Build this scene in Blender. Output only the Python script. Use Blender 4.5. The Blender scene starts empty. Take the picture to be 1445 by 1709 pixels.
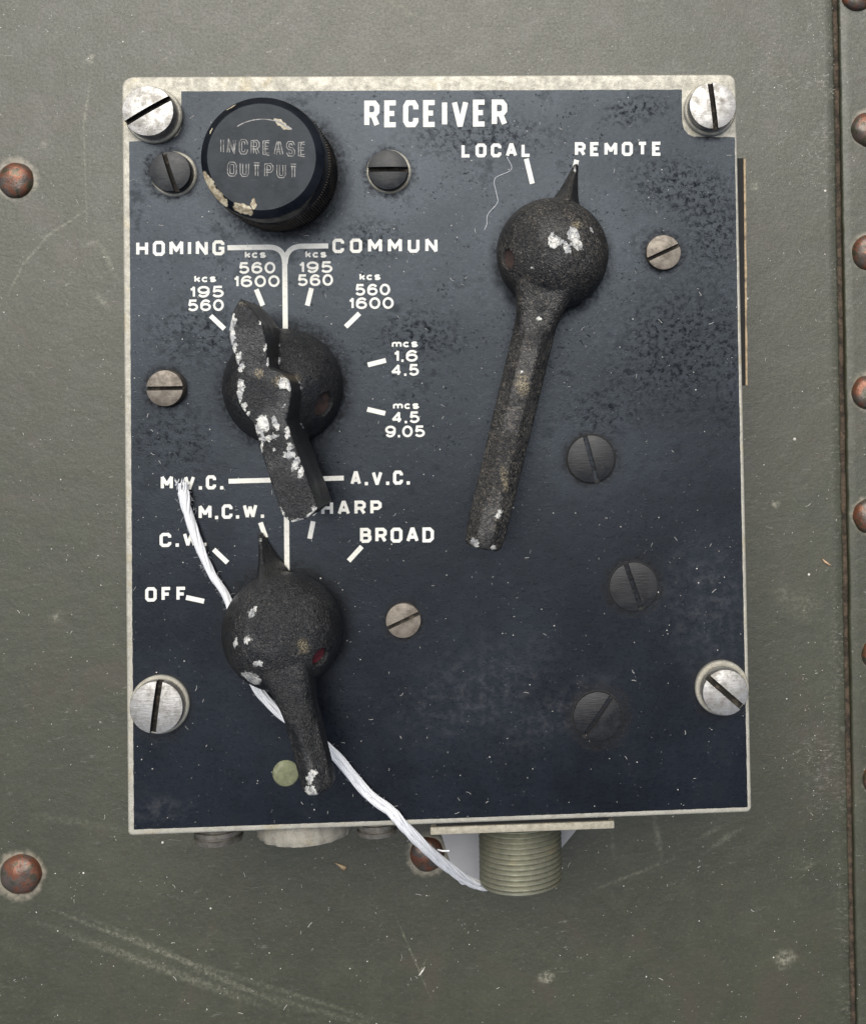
import bpy, bmesh, math, random
from mathutils import Vector, Matrix, noise as mnoise
R = math.radians
SC = bpy.context.scene
COL = SC.collection
MM = 0.001

# ------------------------------------------------------------------ camera, sky, sun, exposure
ZP = 38.0                                   # panel face above the sheet it lies on (mm)
F, PPX, PPY = 2100.0, 967.0, 603.0          # focal length and principal point, photo pixels
CAMR = Matrix(((0.99828962, 0.01698577, -0.05594033),
               (-0.01852087, 0.9994628, -0.02703863),
               (0.05545101, 0.02802845, 0.99806793)))
CAMP = Vector((11.9703, 8.0997, 210.670 + ZP))
cam = bpy.data.objects.new('camera', bpy.data.cameras.new('camera'))
COL.objects.link(cam)
SC.camera = cam
cd = cam.data
cd.sensor_fit = 'VERTICAL'; cd.sensor_height = 24.0; cd.sensor_width = 24.0
cd.lens = 24.0 * F / 1709.0
cd.shift_x = -(PPX - 722.5) / 1709.0
cd.shift_y = (PPY - 854.5) / 1709.0
cd.clip_start = 0.01; cd.clip_end = 50.0
m = CAMR.to_4x4(); m.translation = CAMP * MM
cam.matrix_world = m

SUN_ELEV, SUN_AZ = 64.0, -12.0                # overcast: a wide soft sun beyond the top of the picture
w = bpy.data.worlds.new('World'); SC.world = w; w.use_nodes = True
wn = w.node_tree.nodes; wl = w.node_tree.links
sky = wn.new('ShaderNodeTexSky'); sky.sky_type = 'NISHITA'; sky.sun_disc = False
sky.sun_elevation = R(SUN_ELEV); sky.sun_rotation = R(SUN_AZ)
sky.dust_density = 6.0; sky.air_density = 1.0; sky.ozone_density = 1.0
wl.new(sky.outputs[0], wn['Background'].inputs[0]); wn['Background'].inputs[1].default_value = 0.05
sun = bpy.data.objects.new('sun', bpy.data.lights.new('sun', 'SUN')); COL.objects.link(sun)
sun.data.energy = 1.5; sun.data.angle = R(54); sun.data.color = (0.985, 1.0, 0.965)
sd = Vector((math.sin(R(SUN_AZ)) * math.cos(R(SUN_ELEV)), math.cos(R(SUN_AZ)) * math.cos(R(SUN_ELEV)), math.sin(R(SUN_ELEV))))
sun.rotation_euler = sd.to_track_quat('Z', 'Y').to_euler()
SC.view_settings.view_transform = 'Standard'; SC.view_settings.look = 'None'
SC.view_settings.exposure = 1.1; SC.view_settings.gamma = 1.0
SC.view_settings.use_curve_mapping = False

# ------------------------------------------------------------------ helpers
def P(px, py, z):
    """photo pixel -> point at height z (mm)"""
    d = CAMR @ Vector(((px - PPX) / F, -(py - PPY) / F, -1.0))
    t = (z - CAMP.z) / d.z
    return CAMP + d * t
def PP(px, py, dz=0.0): return P(px, py, ZP + dz)
rng = random.Random(7)

def finish(bm, name, mat, parent=None, origin=(0, 0, 0), smooth=True, angle=None):
    """link a bmesh built in world millimetres as one mesh object"""
    o = Vector(origin)
    for v in bm.verts: v.co = (v.co - o) * MM
    me = bpy.data.meshes.new(name); bm.to_mesh(me); bm.free()
    for mt in (mat if isinstance(mat, (list, tuple)) else [mat]): me.materials.append(mt)
    if smooth:
        me.polygons.foreach_set('use_smooth', [True] * len(me.polygons))
        if angle is not None:
            try: me.set_sharp_from_angle(angle=R(angle))
            except Exception: pass
    ob = bpy.data.objects.new(name, me); COL.objects.link(ob)
    if parent: ob.parent = parent
    else: ob.location = o * MM
    return ob
def tag(o, label=None, cat=None, group=None, kind=None):
    if label: o['label'] = label
    if cat: o['category'] = cat
    if group: o['group'] = group
    if kind: o['kind'] = kind
    return o
def empty(name, loc=(0, 0, 0)):
    o = bpy.data.objects.new(name, None); o.location = Vector(loc) * MM; o.empty_display_size = 0.01
    COL.objects.link(o); return o
def lathe(prof, c, axis='Z', seg=64, bm=None, rmod=None):
    """closed solid of revolution: prof = [(r, h)], first and last r may be 0"""
    bm = bm or bmesh.new(); c = Vector(c); rings = []
    def pt(r, h, a):
        if axis == 'Z': return c + Vector((r * math.cos(a), r * math.sin(a), h))
        return c + Vector((r * math.cos(a), -h, r * math.sin(a)))     # axis runs towards -Y
    for k, (r, h) in enumerate(prof):
        if r < 1e-6: rings.append([bm.verts.new(pt(0, h, 0))])
        else: rings.append([bm.verts.new(pt(r + (rmod(k, i, r) if rmod else 0), h, 2 * math.pi * i / seg)) for i in range(seg)])
    for a, b in zip(rings, rings[1:]):
        for i in range(seg):
            j = (i + 1) % seg
            if len(a) == 1: bm.faces.new((a[0], b[j], b[i]))
            elif len(b) == 1: bm.faces.new((a[i], a[j], b[0]))
            else: bm.faces.new((a[i], a[j], b[j], b[i]))
    if len(rings[0]) > 1: bm.faces.new(rings[0][::-1])
    if len(rings[-1]) > 1: bm.faces.new(rings[-1])
    bmesh.ops.recalc_face_normals(bm, faces=bm.faces[:])
    return bm
def loft(rings, bm=None, cap=True):
    bm = bm or bmesh.new(); rv = [[bm.verts.new(p) for p in r] for r in rings]; n = len(rv[0])
    for a, b in zip(rv, rv[1:]):
        for i in range(n): bm.faces.new((a[i], a[(i + 1) % n], b[(i + 1) % n], b[i]))
    if cap: bm.faces.new(rv[0][::-1]); bm.faces.new(rv[-1])
    bmesh.ops.recalc_face_normals(bm, faces=bm.faces[:])
    return bm
def prism(poly, z0, z1, bm=None, flare=0.0):
    c = sum((Vector((p[0], p[1], 0)) for p in poly), Vector()) / len(poly)
    lo = []
    for p in poly:
        v = Vector((p[0], p[1], 0)); d = (v - c); d.normalize()
        lo.append(v + d * flare + Vector((0, 0, z0)))
    return loft([lo, [Vector((p[0], p[1], z1)) for p in poly]], bm)
def boxy(x0, x1, y0, y1, z0, z1, bev=0.0, seg=2):
    bm = prism([(x0, y0), (x1, y0), (x1, y1), (x0, y1)], z0, z1)
    if bev: bmesh.ops.bevel(bm, geom=bm.edges[:], offset=bev, segments=seg, affect='EDGES', profile=0.5)
    return bm
def merge(*bms):
    out = bmesh.new()
    for b in bms:
        me = bpy.data.meshes.new('t'); b.to_mesh(me); b.free(); out.from_mesh(me); bpy.data.meshes.remove(me)
    return out
def evaluated(bm, fn):
    """run one modifier on a bmesh and hand the result back"""
    me = bpy.data.meshes.new('t'); bm.to_mesh(me); bm.free()
    ob = bpy.data.objects.new('t', me); COL.objects.link(ob); fn(ob)
    dg = bpy.context.evaluated_depsgraph_get(); ev = ob.evaluated_get(dg)
    m2 = bpy.data.meshes.new_from_object(ev); out = bmesh.new(); out.from_mesh(m2)
    bpy.data.objects.remove(ob); bpy.data.meshes.remove(me); bpy.data.meshes.remove(m2)
    return out
def remesh(bm, vox, it=4):
    def f(o):
        md = o.modifiers.new('r', 'REMESH'); md.mode = 'VOXEL'; md.voxel_size = vox; md.adaptivity = 0
    bm = evaluated(bm, f)
    for _ in range(it): bmesh.ops.smooth_vert(bm, verts=bm.verts[:], factor=0.5, use_axis_x=True, use_axis_y=True, use_axis_z=True)
    return bm
def subtract(bm, cutter):
    me = bpy.data.meshes.new('c'); cutter.to_mesh(me); cutter.free()
    co = bpy.data.objects.new('c', me); COL.objects.link(co)
    def f(o):
        md = o.modifiers.new('b', 'BOOLEAN'); md.operation = 'DIFFERENCE'; md.object = co; md.solver = 'EXACT'
    out = evaluated(bm, f)
    bpy.data.objects.remove(co); bpy.data.meshes.remove(me)
    return out
def tube(pts, rad, n=6, bm=None):
    bm = bm or bmesh.new(); pts = [Vector(p) for p in pts]; rings = []
    up = Vector((0.13, 0.21, 1)).normalized()
    for i, p in enumerate(pts):
        t = (pts[min(i + 1, len(pts) - 1)] - pts[max(i - 1, 0)]).normalized()
        a = t.cross(up)
        a = a.normalized() if a.length > 1e-5 else Vector((1, 0, 0))
        b = a.cross(t); r = rad(i / max(1, len(pts) - 1)) if callable(rad) else rad
        rings.append([p + (a * math.cos(2 * math.pi * k / n) + b * math.sin(2 * math.pi * k / n)) * r for k in range(n)])
    return loft(rings, bm)
def spline(pts, n):
    """Catmull-Rom through pts, n samples per span"""
    pts = [Vector(p) for p in pts]; q = [pts[0] * 2 - pts[1]] + pts + [pts[-1] * 2 - pts[-2]]; out = []
    for i in range(len(pts) - 1):
        a, b, c, d = q[i:i + 4]
        for k in range(n):
            t = k / n
            out.append(0.5 * ((2 * b) + (c - a) * t + (2 * a - 5 * b + 4 * c - d) * t * t + (3 * b - a - 3 * c + d) * t ** 3))
    return out + [pts[-1]]

# ------------------------------------------------------------------ materials
class Mat:
    def __init__(s, name):
        s.m = bpy.data.materials.new(name); s.m.use_nodes = True
        s.t = s.m.node_tree; s.b = s.t.nodes['Principled BSDF']
        tc = s.t.nodes.new('ShaderNodeTexCoord'); mp = s.t.nodes.new('ShaderNodeMapping')
        mp.inputs['Scale'].default_value = (1000, 1000, 1000)
        s.t.links.new(tc.outputs['Object'], mp.inputs[0]); s.co = mp.outputs[0]
    def put(s, sock, v):
        if v is None: return
        if hasattr(v, 'is_output'): s.t.links.new(v, sock)
        elif isinstance(v, (tuple, list)) and len(v) == 3 and sock.type == 'RGBA': sock.default_value = (*v, 1)
        else: sock.default_value = v
    def noise(s, scale, detail=3, rough=0.5, dist=0.0, co=None, color=False, stretch=None):
        n = s.t.nodes.new('ShaderNodeTexNoise'); c = co or s.co
        if stretch:
            mp = s.t.nodes.new('ShaderNodeMapping'); mp.inputs['Rotation'].default_value = (0, 0, stretch[2])
            mp.inputs['Scale'].default_value = (stretch[0], stretch[1], 1); s.t.links.new(c, mp.inputs[0]); c = mp.outputs[0]
        s.t.links.new(c, n.inputs['Vector']); n.inputs['Scale'].default_value = scale; n.inputs['Detail'].default_value = detail
        n.inputs['Roughness'].default_value = rough; n.inputs['Distortion'].default_value = dist
        return n.outputs['Color' if color else 'Fac']
    def voro(s, scale, feat='F1', out='Distance', co=None, rnd=1.0):
        n = s.t.nodes.new('ShaderNodeTexVoronoi'); n.feature = feat; s.t.links.new(co or s.co, n.inputs['Vector'])
        n.inputs['Scale'].default_value = scale; n.inputs['Randomness'].default_value = rnd
        return n.outputs[out]
    def math(s, op, a, b=0.0, clamp=False):
        n = s.t.nodes.new('ShaderNodeMath'); n.operation = op; n.use_clamp = clamp; s.put(n.inputs[0], a); s.put(n.inputs[1], b)
        return n.outputs[0]
    def rmp(s, v, a, b, lo=0.0, hi=1.0):
        n = s.t.nodes.new('ShaderNodeMapRange'); n.interpolation_type = 'SMOOTHSTEP'
        s.put(n.inputs[0], v); s.put(n.inputs[1], a); s.put(n.inputs[2], b); s.put(n.inputs[3], lo); s.put(n.inputs[4], hi)
        return n.outputs[0]
    def mix(s, f, a, b):
        n = s.t.nodes.new('ShaderNodeMix'); n.data_type = 'RGBA'
        s.put(n.inputs[0], f); s.put(n.inputs[6], a); s.put(n.inputs[7], b)
        return n.outputs[2]
    def warp(s, scale, amp, detail=3):
        c = s.noise(scale, detail, 0.6, color=True)
        a = s.t.nodes.new('ShaderNodeVectorMath'); a.operation = 'SUBTRACT'; s.t.links.new(c, a.inputs[0]); a.inputs[1].default_value = (.5, .5, .5)
        b = s.t.nodes.new('ShaderNodeVectorMath'); b.operation = 'SCALE'; s.t.links.new(a.outputs[0], b.inputs[0]); b.inputs['Scale'].default_value = amp
        d = s.t.nodes.new('ShaderNodeVectorMath'); d.operation = 'ADD'; s.t.links.new(s.co, d.inputs[0]); s.t.links.new(b.outputs[0], d.inputs[1])
        return d.outputs[0]
    def spot(s, c, rx, ry, ang, co, soft=0.15):
        """1 inside a warped ellipse centred at c (mm), long axis rx at ang degrees"""
        mp = s.t.nodes.new('ShaderNodeMapping'); mp.vector_type = 'TEXTURE'
        mp.inputs['Location'].default_value = (c[0], c[1], 0); mp.inputs['Rotation'].default_value = (0, 0, R(ang))
        mp.inputs['Scale'].default_value = (rx, ry, 1e7); s.t.links.new(co, mp.inputs[0])
        l = s.t.nodes.new('ShaderNodeVectorMath'); l.operation = 'LENGTH'; s.t.links.new(mp.outputs[0], l.inputs[0])
        return s.rmp(l.outputs['Value'], 1 - soft, 1 + soft, 1, 0)
    def anyof(s, ms):
        r = None                     # fed by a generator, so that each spot is folded in as soon as it exists
        for q in ms: r = q if r is None else s.math('MAXIMUM', r, q)
        return r
    def line(s, p0, p1, width, z, co, soft=0.4):
        a, b = P(*p0, z), P(*p1, z); d = b - a
        return s.spot((a + b) / 2, d.length / 2, width * 0.1, math.degrees(math.atan2(d.y, d.x)), co, soft)
    def bump(s, h, dist, strength=1.0, prev=None):
        n = s.t.nodes.new('ShaderNodeBump'); n.inputs['Distance'].default_value = dist * MM; n.inputs['Strength'].default_value = strength
        s.put(n.inputs['Height'], h)
        if prev: s.t.links.new(prev, n.inputs['Normal'])
        return n.outputs[0]
    def out(s, color=None, rough=None, metal=None, normal=None, spec=None, coat=None):
        s.put(s.b.inputs['Base Color'], color); s.put(s.b.inputs['Roughness'], rough); s.put(s.b.inputs['Metallic'], metal)
        s.put(s.b.inputs['Normal'], normal); s.put(s.b.inputs['Specular IOR Level'], spec)
        return s.m

def mat_sheet(name, strip=False):
    s = Mat(name); wp = s.warp(0.5, 2.4); wf = s.warp(2.2, 0.8)
    big = s.noise(0.02, 4, 0.6); mid = s.noise(0.16, 5, 0.65); fine = s.noise(2.0, 4, 0.7)
    c = s.mix(s.rmp(big, .35, .65), (.030, .032, .0145), (.0415, .043, .0225))
    c = s.mix(s.rmp(mid, .42, .7, 0, .55), c, (.066, .069, .045))
    c = s.mix(s.rmp(fine, .35, .75, 0, .75), c, (.022, .0235, .014))
    c = s.mix(s.rmp(s.noise(1.3, 5, .75), .52, .72, 0, .55), c, (.085, .087, .062))
    c = s.mix(s.rmp(s.noise(.6, 4, .7, co=wp), .56, .68, 0, .5), c, (.024, .025, .016))
    c = s.mix(s.rmp(s.noise(.055, 5, .7, .8), .52, .66, 0, .45), c, (.052, .042, .027))
    c = s.mix(s.rmp(s.noise(.035, 5, .7, .5), .55, .72, 0, .5), c, (.026, .030, .018))
    # fine chalky scuffs
    streak = s.noise(1.1, 4, 0.75, 0.6, stretch=(0.35, 1.3, R(-25)))
    zone = s.rmp(s.noise(0.045, 3, 0.6), .45, .68)
    sc = s.math('MULTIPLY', s.rmp(streak, .60, .74), s.math('ADD', s.math('MULTIPLY', zone, .75), .12))
    c = s.mix(s.math('MULTIPLY', sc, .7), c, (.30, .295, .27))
    flk = s.math('MULTIPLY', s.rmp(s.voro(0.9), .13, .06), s.rmp(s.noise(.35, 2), .5, .62))
    c = s.mix(s.math('MULTIPLY', flk, .7), c, (.42, .41, .38))
    # scuffed paint along the seam
    if not strip:
        ks = []
        for (p0, p1, wd) in [((1372, -40), (1376, 420), 34), ((1388, 380), (1402, 900), 16), ((1396, 880), (1408, 1420), 16), ((1385, 1150), (1388, 1330), 60), ((1405, 1400), (1418, 1760), 18), ((1300, 30), (1350, 260), 60)]:
            ks.append(s.line(p0, p1, wd * 1.2, 0, wp, 0.8))
        e = s.math('MULTIPLY', s.anyof(ks), s.math('MULTIPLY', s.rmp(s.noise(1.3, 5, .8, .4, stretch=(.6, 1.3, .5)), .5, .66), s.rmp(s.noise(.09, 4, .7), .38, .6, .15, 1)))
        c = s.mix(s.math('MULTIPLY', e, .6), c, (.23, .215, .18))
        # scratches and rubbed marks, each where the photo has it
        L = [((112, 1528), (270, 1590), 4, .35), ((180, 1545), (430, 1660), 6, .3), ((120, 1560), (400, 1665), 9, .32), ((300, 1600), (640, 1706), 5, .18), ((420, 1655), (680, 1730), 6, .18), ((250, 1590), (480, 1680), 18, .07),
             ((150, 145), (140, 210), 3, .45), ((140, 210), (145, 350), 2, .35), ((145, 350), (85, 390), 3, .4), ((85, 390), (40, 440), 3, .4), ((40, 440), (15, 490), 3, .3),
             ((142, 410), (165, 403), 5, .4), ((168, 408), (192, 455), 5, .4), ((160, 490), (182, 515), 6, .45), ((500, 0), (400, 90), 9, .12), ((640, 0), (700, 30), 9, .12),
             ((1092, 1368), (1103, 1425), 6, .3), ((1020, 1385), (1024, 1430), 4, .15), ((1190, 1412), (1232, 1385), 6, .3), ((1005, 1480), (1120, 1435), 4, .22), ((1165, 1400), (1200, 1380), 5, .2),
             ((667, 1545), (712, 1650), 2, .4), ((700, 1625), (712, 1600), 2, .4), ((1340, 1450), (1360, 1440), 5, .25), ((60, 1360), (200, 1385), 8, .12), ((1215, 1250), (1240, 1240), 12, .2)]
        for p0, p1, wd, st in L:
            k = s.math('MULTIPLY', s.line(p0, p1, wd * .8, 0, wf, .8), s.rmp(s.noise(1.3, 5, .78), .40, .62, .08, 1))
            c = s.mix(s.math('MULTIPLY', k, st * .85), c, (.34, .33, .25))
        for px, py, r, st in [(912, 1632, 9, .6), (1310, 1600, 14, .4), (150, 98, 6, .5), (95, 1030, 9, .25), (95, 60, 10, .1), (1294, 843, 6, .6), (1305, 990, 14, .15), (1260, 310, 7, .45), (75, 240, 6, .3), (1340, 1010, 25, .12)]:
            c = s.mix(s.math('MULTIPLY', s.spot(P(px, py, 0), r * .118, r * .1, 20, wp, .9), s.math('MULTIPLY', s.rmp(s.noise(1.1, 5, .75), .42, .62, .1, 1), st)), c, (.45, .43, .33))
    # worn rims round the rivets
    for px, py, r in [(25, 300, 34), (33, 1461, 39), (712, 1428, 34)] if not strip else [(1452, 215, 34), (1452, 421, 34), (1451, 655, 34), (1453, 862, 34), (1468, 1092, 32), (1470, 1303, 32), (1432, -12, 32)]:
        k = s.math('MULTIPLY', s.spot(P(px + 1, py - 1, 0), r * .118, r * .118, 0, wp, .16), s.rmp(s.noise(.8, 3), .3, .55, .35, 1))
        c = s.mix(s.math('MULTIPLY', k, .75), c, (.26, .23, .175))
    c = s.mix(s.rmp(s.noise(.05, 3, .6), .58, .75, 0, .35), c, (.105, .093, .06)) if strip else c
    h = s.math('ADD', s.math('MULTIPLY', s.noise(1.2, 4, .7), .7), s.math('MULTIPLY', s.noise(5, 2, .6), .4))
    nrm = s.bump(h, .10, .55, s.bump(mid, .3, .4))
    return s.out(c, s.rmp(fine, .2, .8, .36, .52), 0, nrm, s.rmp(mid, .3, .7, .74, .58))

def mat_gap():
    s = Mat('seam_dirt')
    c = s.mix(s.rmp(s.noise(.5, 4, .7), .35, .65), (.022, .017, .012), (.085, .06, .04))
    return s.out(c, .9, 0, s.bump(s.noise(1.5, 3), .3))

def mat_alu(name, base=(.44, .42, .355), metal=.3, wear=1.0, rough=.5):
    s = Mat(name)
    n = s.noise(.8, 5, .7); f = s.noise(4.0, 3, .7)
    c = s.mix(s.rmp(n, .35, .7), base, tuple(x * .72 for x in base))
    c = s.mix(s.rmp(f, .52, .72, 0, .6 * wear), c, (.22, .19, .14))
    c = s.mix(s.rmp(s.noise(.25, 3, .6), .55, .7, 0, .55 * wear), c, (.36, .31, .20))
    pit = s.rmp(s.voro(1.6), .16, .08)
    c = s.mix(s.math('MULTIPLY', s.math('MULTIPLY', pit, .8 * wear), s.rmp(s.noise(.5, 2), .45, .6)), c, (.07, .06, .045))
    return s.out(c, s.rmp(n, .3, .7, rough - .1, rough + .12), metal, s.bump(s.math('ADD', n, f), .12, .5))

def mat_panel():
    s = Mat('black_panel_enamel'); wp = s.warp(.6, 2.2)
    big = s.noise(.035, 4, .6); mid = s.noise(.14, 6, .72); fine = s.noise(1.5, 4, .7)
    haze = s.rmp(s.math('ADD', s.math('MULTIPLY', big, .5), s.math('MULTIPLY', mid, .5)), .38, .62)
    c = s.mix(haze, (.0018, .0022, .0036), (.0042, .0053, .0080))
    # dusty film over the upper part and cloudy residue lower right
    cl = s.anyof([s.spot(PP(800, 1150), 11, 6, 20, wp, .9), s.spot(PP(1180, 1010), 6, 9, 0, wp, .9), s.spot(PP(930, 1190), 9, 3, 30, wp, .9), s.spot(PP(260, 1350), 5, 2, 0, wp, .9)])
    c = s.mix(s.math('MULTIPLY', s.math('MULTIPLY', cl, s.rmp(s.noise(.5, 5, .75), .42, .7)), .38), c, (.075, .075, .078))
    # dark worn stains, grouped where the photo has them
    z = s.anyof([s.spot(PP(1130, 590), 12, 9, 40, wp, .8), s.spot(PP(1150, 320), 9, 4.5, -20, wp, .8), s.spot(PP(1060, 185), 5, 2.2, 10, wp, .7), s.spot(PP(1190, 390), 4, 7, 0, wp, .8), s.spot(PP(1010, 690), 6, 4, 0, wp, .8), s.spot(PP(330, 560), 7, 5, 0, wp, .8),
                 s.spot(PP(290, 740), 6, 5, 0, wp, .9), s.spot(PP(700, 560), 6, 4, 0, wp, .9), s.spot(PP(620, 400), 4, 3, 0, wp, .9), s.spot(PP(1210, 600), 3, 12, 0, wp, .9), s.spot(PP(800, 230), 10, 3, 0, wp, .9)])
    blot = s.rmp(s.noise(1.05, 5, .74, .3), .46, .66)
    pit = s.math('MULTIPLY', s.rmp(s.noise(1.25, 4, .65, .5), .645, .70), s.rmp(s.noise(.10, 3), .42, .62))
    up = s.anyof([s.spot(PP(740, 420), 52, 42, 0, wp, .5)])
    fl = s.math('MULTIPLY', s.math('MULTIPLY', s.rmp(s.noise(1.9, 3, .6, .4), .60, .66), s.rmp(s.noise(.22, 4, .6), .46, .6)), up)
    pit = s.math('MAXIMUM', pit, s.math('MULTIPLY', fl, .9))
    dark = s.math('MAXIMUM', s.math('MULTIPLY', z, blot), s.math('MULTIPLY', pit, .8))
    dark = s.math('MAXIMUM', dark, s.math('MULTIPLY', s.rmp(mid, .56, .68), .45))
    c = s.mix(s.math('MULTIPLY', dark, .6), c, (.0030, .0038, .0045))
    # fine hairline rub marks and grey dust grains
    rub = s.rmp(s.noise(1.6, 4, .8, .3, stretch=(.25, 2.2, R(35))), .63, .76)
    c = s.mix(s.math('MULTIPLY', rub, .22), c, (.11, .115, .125))
    dust = s.math('MULTIPLY', s.rmp(s.voro(1.15), .10, .05), s.rmp(s.noise(.2, 2), .45, .62))
    c = s.mix(s.math('MULTIPLY', dust, .6), c, (.30, .30, .29))
    # grime packed round the fittings
    gz = []
    for px, py, r in [(986, 766, 50), (1057, 979, 52), (1000, 1196, 56), (1107, 421, 37), (275, 648, 38), (673, 1036, 36), (284, 290, 44), (648, 288, 43), (921, 432, 100), (476, 648, 112), (478, 1042, 108), (466, 290, 112), (1190, 185, 50), (1203, 1150, 52), (267, 1182, 54)]:
        gz.append(s.spot(PP(px, py), r * .1, r * .1, 0, wp, .14))
    gr = s.math('MULTIPLY', s.anyof(gz), s.rmp(s.noise(1.4, 4, .75), .40, .62, .25, 1))
    c = s.mix(s.math('MULTIPLY', gr, .55), c, (.0125, .0105, .0085))
    gt = s.math('MULTIPLY', s.anyof(gz[:6]), s.rmp(s.noise(2.6, 4, .8), .60, .70))
    c = s.mix(s.math('MULTIPLY', gt, .55), c, (.16, .13, .09))
    dark = s.math('MAXIMUM', dark, s.math('MULTIPLY', gr, .8))
    ro = s.math('ADD', s.rmp(fine, .25, .75, .25, .34), s.math('MULTIPLY', dark, .22))
    sp = s.math('SUBTRACT', s.rmp(big, .3, .7, .35, .48), s.math('MULTIPLY', dark, .30))
    nrm = s.bump(s.noise(.5, 3, .6), .05, .5, s.bump(s.noise(3.5, 3, .7), .03, .6, s.bump(dark, -.02, .6)))
    s.b.inputs['Specular Tint'].default_value = (.77, .875, 1.0, 1)
    return s.out(c, ro, 0, nrm, sp)

def mat_letters(name='panel_lettering_white', col=(.74, .725, .66)):
    s = Mat(name); n = s.noise(1.6, 4, .7)
    c = s.mix(s.rmp(n, .5, .7, 0, .5), col, tuple(x * .6 for x in col))
    c = s.mix(s.math('MULTIPLY', s.rmp(s.noise(5.0, 3, .7), .60, .68), .4), c, (.22, .20, .15))
    return s.out(c, .6, 0, s.bump(n, .04, .4), .3)

CHIPS = {}
def chip_distance(v, chips):
    d = 9.0
    for q_, rx, ry, a in chips:
        ca, sa = math.cos(R(a)), math.sin(R(a)); dx, dy = v.co.x - q_.x, v.co.y - q_.y
        if abs(dx) > 5 or abs(dy) > 5: continue
        u, w_ = dx * ca + dy * sa, -dx * sa + dy * ca; l = math.hypot(u / max(rx, .05), w_ / max(ry, .05))
        d = min(d, (l - 1) * (math.hypot(u, w_) / l if l > .05 else min(rx, ry)))
    return d + max(0.0, .3 - v.normal.z) * 4
def mat_cast(name, chips=(), dustc=(.16, .13, .095), dusty=.5, base=(.012, .012, .013), tans=(), smooth=0.0):
    """black wrinkle paint on a cast knob; chips = bare or white-primed flakes"""
    s = Mat(name); wf = s.warp(1.7, 1.5, 6); wp = s.warp(.5, 1.6)
    wr = s.noise(1.9, 3, .62, 1.2); wr2 = s.noise(3.6, 3, .6, .8); big = s.noise(.11, 4, .6)
    c = s.mix(s.rmp(big, .35, .65), base, tuple(x * 1.5 for x in base))
    crest = s.rmp(wr, .52, .70)
    c = s.mix(s.math('MULTIPLY', crest, s.rmp(big, .3, .66, .12 * dusty, 1.0 * dusty)), c, dustc)
    gr = s.math('MULTIPLY', s.rmp(wr2, .56, .70), s.rmp(s.noise(.25, 3), .36, .62, .15, .95))
    c = s.mix(s.math('MULTIPLY', gr, dusty * .9), c, (.36, .33, .28))
    c = s.mix(s.rmp(wr, .46, .36), c, (.004, .004, .004))
    k = None
    if tans:
        kt = s.anyof(s.spot(q, rx, ry, a, wf, .6) for q, rx, ry, a in tans); c = s.mix(s.math('MULTIPLY', s.math('MULTIPLY', kt, s.rmp(wr2, .42, .6)), .7), c, (.34, .28, .17))
    if chips:
        CHIPS[name] = chips              # how far each point is from the nearest flake is stored on the mesh (attribute 'chip', mm)
        at = s.t.nodes.new('ShaderNodeAttribute'); at.attribute_name = 'chip'
        rag = s.math('MULTIPLY', s.math('SUBTRACT', s.noise(1.9, 6, .72), .5), 2.1)
        k = s.rmp(s.math('ADD', at.outputs['Fac'], rag), .03, -.03)
        crack = s.rmp(s.voro(.7, 'DISTANCE_TO_EDGE', co=wf), .01, .04)
        k = s.math('MULTIPLY', k, s.math('MAXIMUM', crack, .5))
        c = s.mix(k, c, s.mix(s.rmp(s.noise(.9, 3), .4, .6), (.66, .65, .60), (.36, .36, .36)))
    rubz = s.rmp(s.noise(.13, 3, .6), .44, .60)
    h = s.math('MULTIPLY', s.math('ADD', s.math('MULTIPLY', wr, 1.0), s.math('MULTIPLY', wr2, .5)), s.math('SUBTRACT', 1.15, s.math('MULTIPLY', rubz, .6)))
    ro = s.math('SUBTRACT', s.math('ADD', .46, s.math('MULTIPLY', crest, .12)), s.math('MULTIPLY', rubz, .13))
    nrm = s.bump(h, .42 * (1 - .6 * smooth), .85)
    if k: nrm = s.bump(k, -.12, .8, nrm)
    return s.out(c, ro, 0, nrm, .5)

def mat_knobblack(chips=()):
    s = Mat('volume_knob_black'); wf = s.warp(1.2, 1.0, 5)
    n = s.noise(.22, 5, .65)
    c = s.mix(s.rmp(n, .35, .65), (.0045, .0055, .0075), (.0095, .011, .014))
    c = s.mix(s.math('MULTIPLY', s.rmp(s.noise(1.4, 4, .75, stretch=(.4, 2, .6)), .62, .76), .25), c, (.16, .16, .16))
    s.b.inputs['Specular Tint'].default_value = (.83, .91, 1.0, 1)
    k = s.anyof(s.spot(q, rx, ry, a, wf, .08) for q, rx, ry, a in chips)
    c = s.mix(k, c, s.mix(s.rmp(s.noise(1.2, 4, .7), .38, .62), (.50, .45, .33), (.24, .19, .12)))
    return s.out(c, s.rmp(n, .3, .7, .26, .4), 0, s.bump(s.noise(1.2, 4), .05, .5, s.bump(k, -.05, .5)), s.rmp(n, .3, .7, .15, .25))
def mat_knurl():
    s = Mat('knurl_grime'); n = s.noise(.35, 4, .7)
    c = s.mix(s.rmp(n, .34, .6), (.014, .013, .012), (.105, .08, .056))
    c = s.mix(s.math('MULTIPLY', s.rmp(s.noise(2.5, 3), .60, .72), .5), c, (.25, .20, .14))
    return s.out(c, .6, 0, s.bump(s.noise(2, 3), .1, .6))

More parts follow.
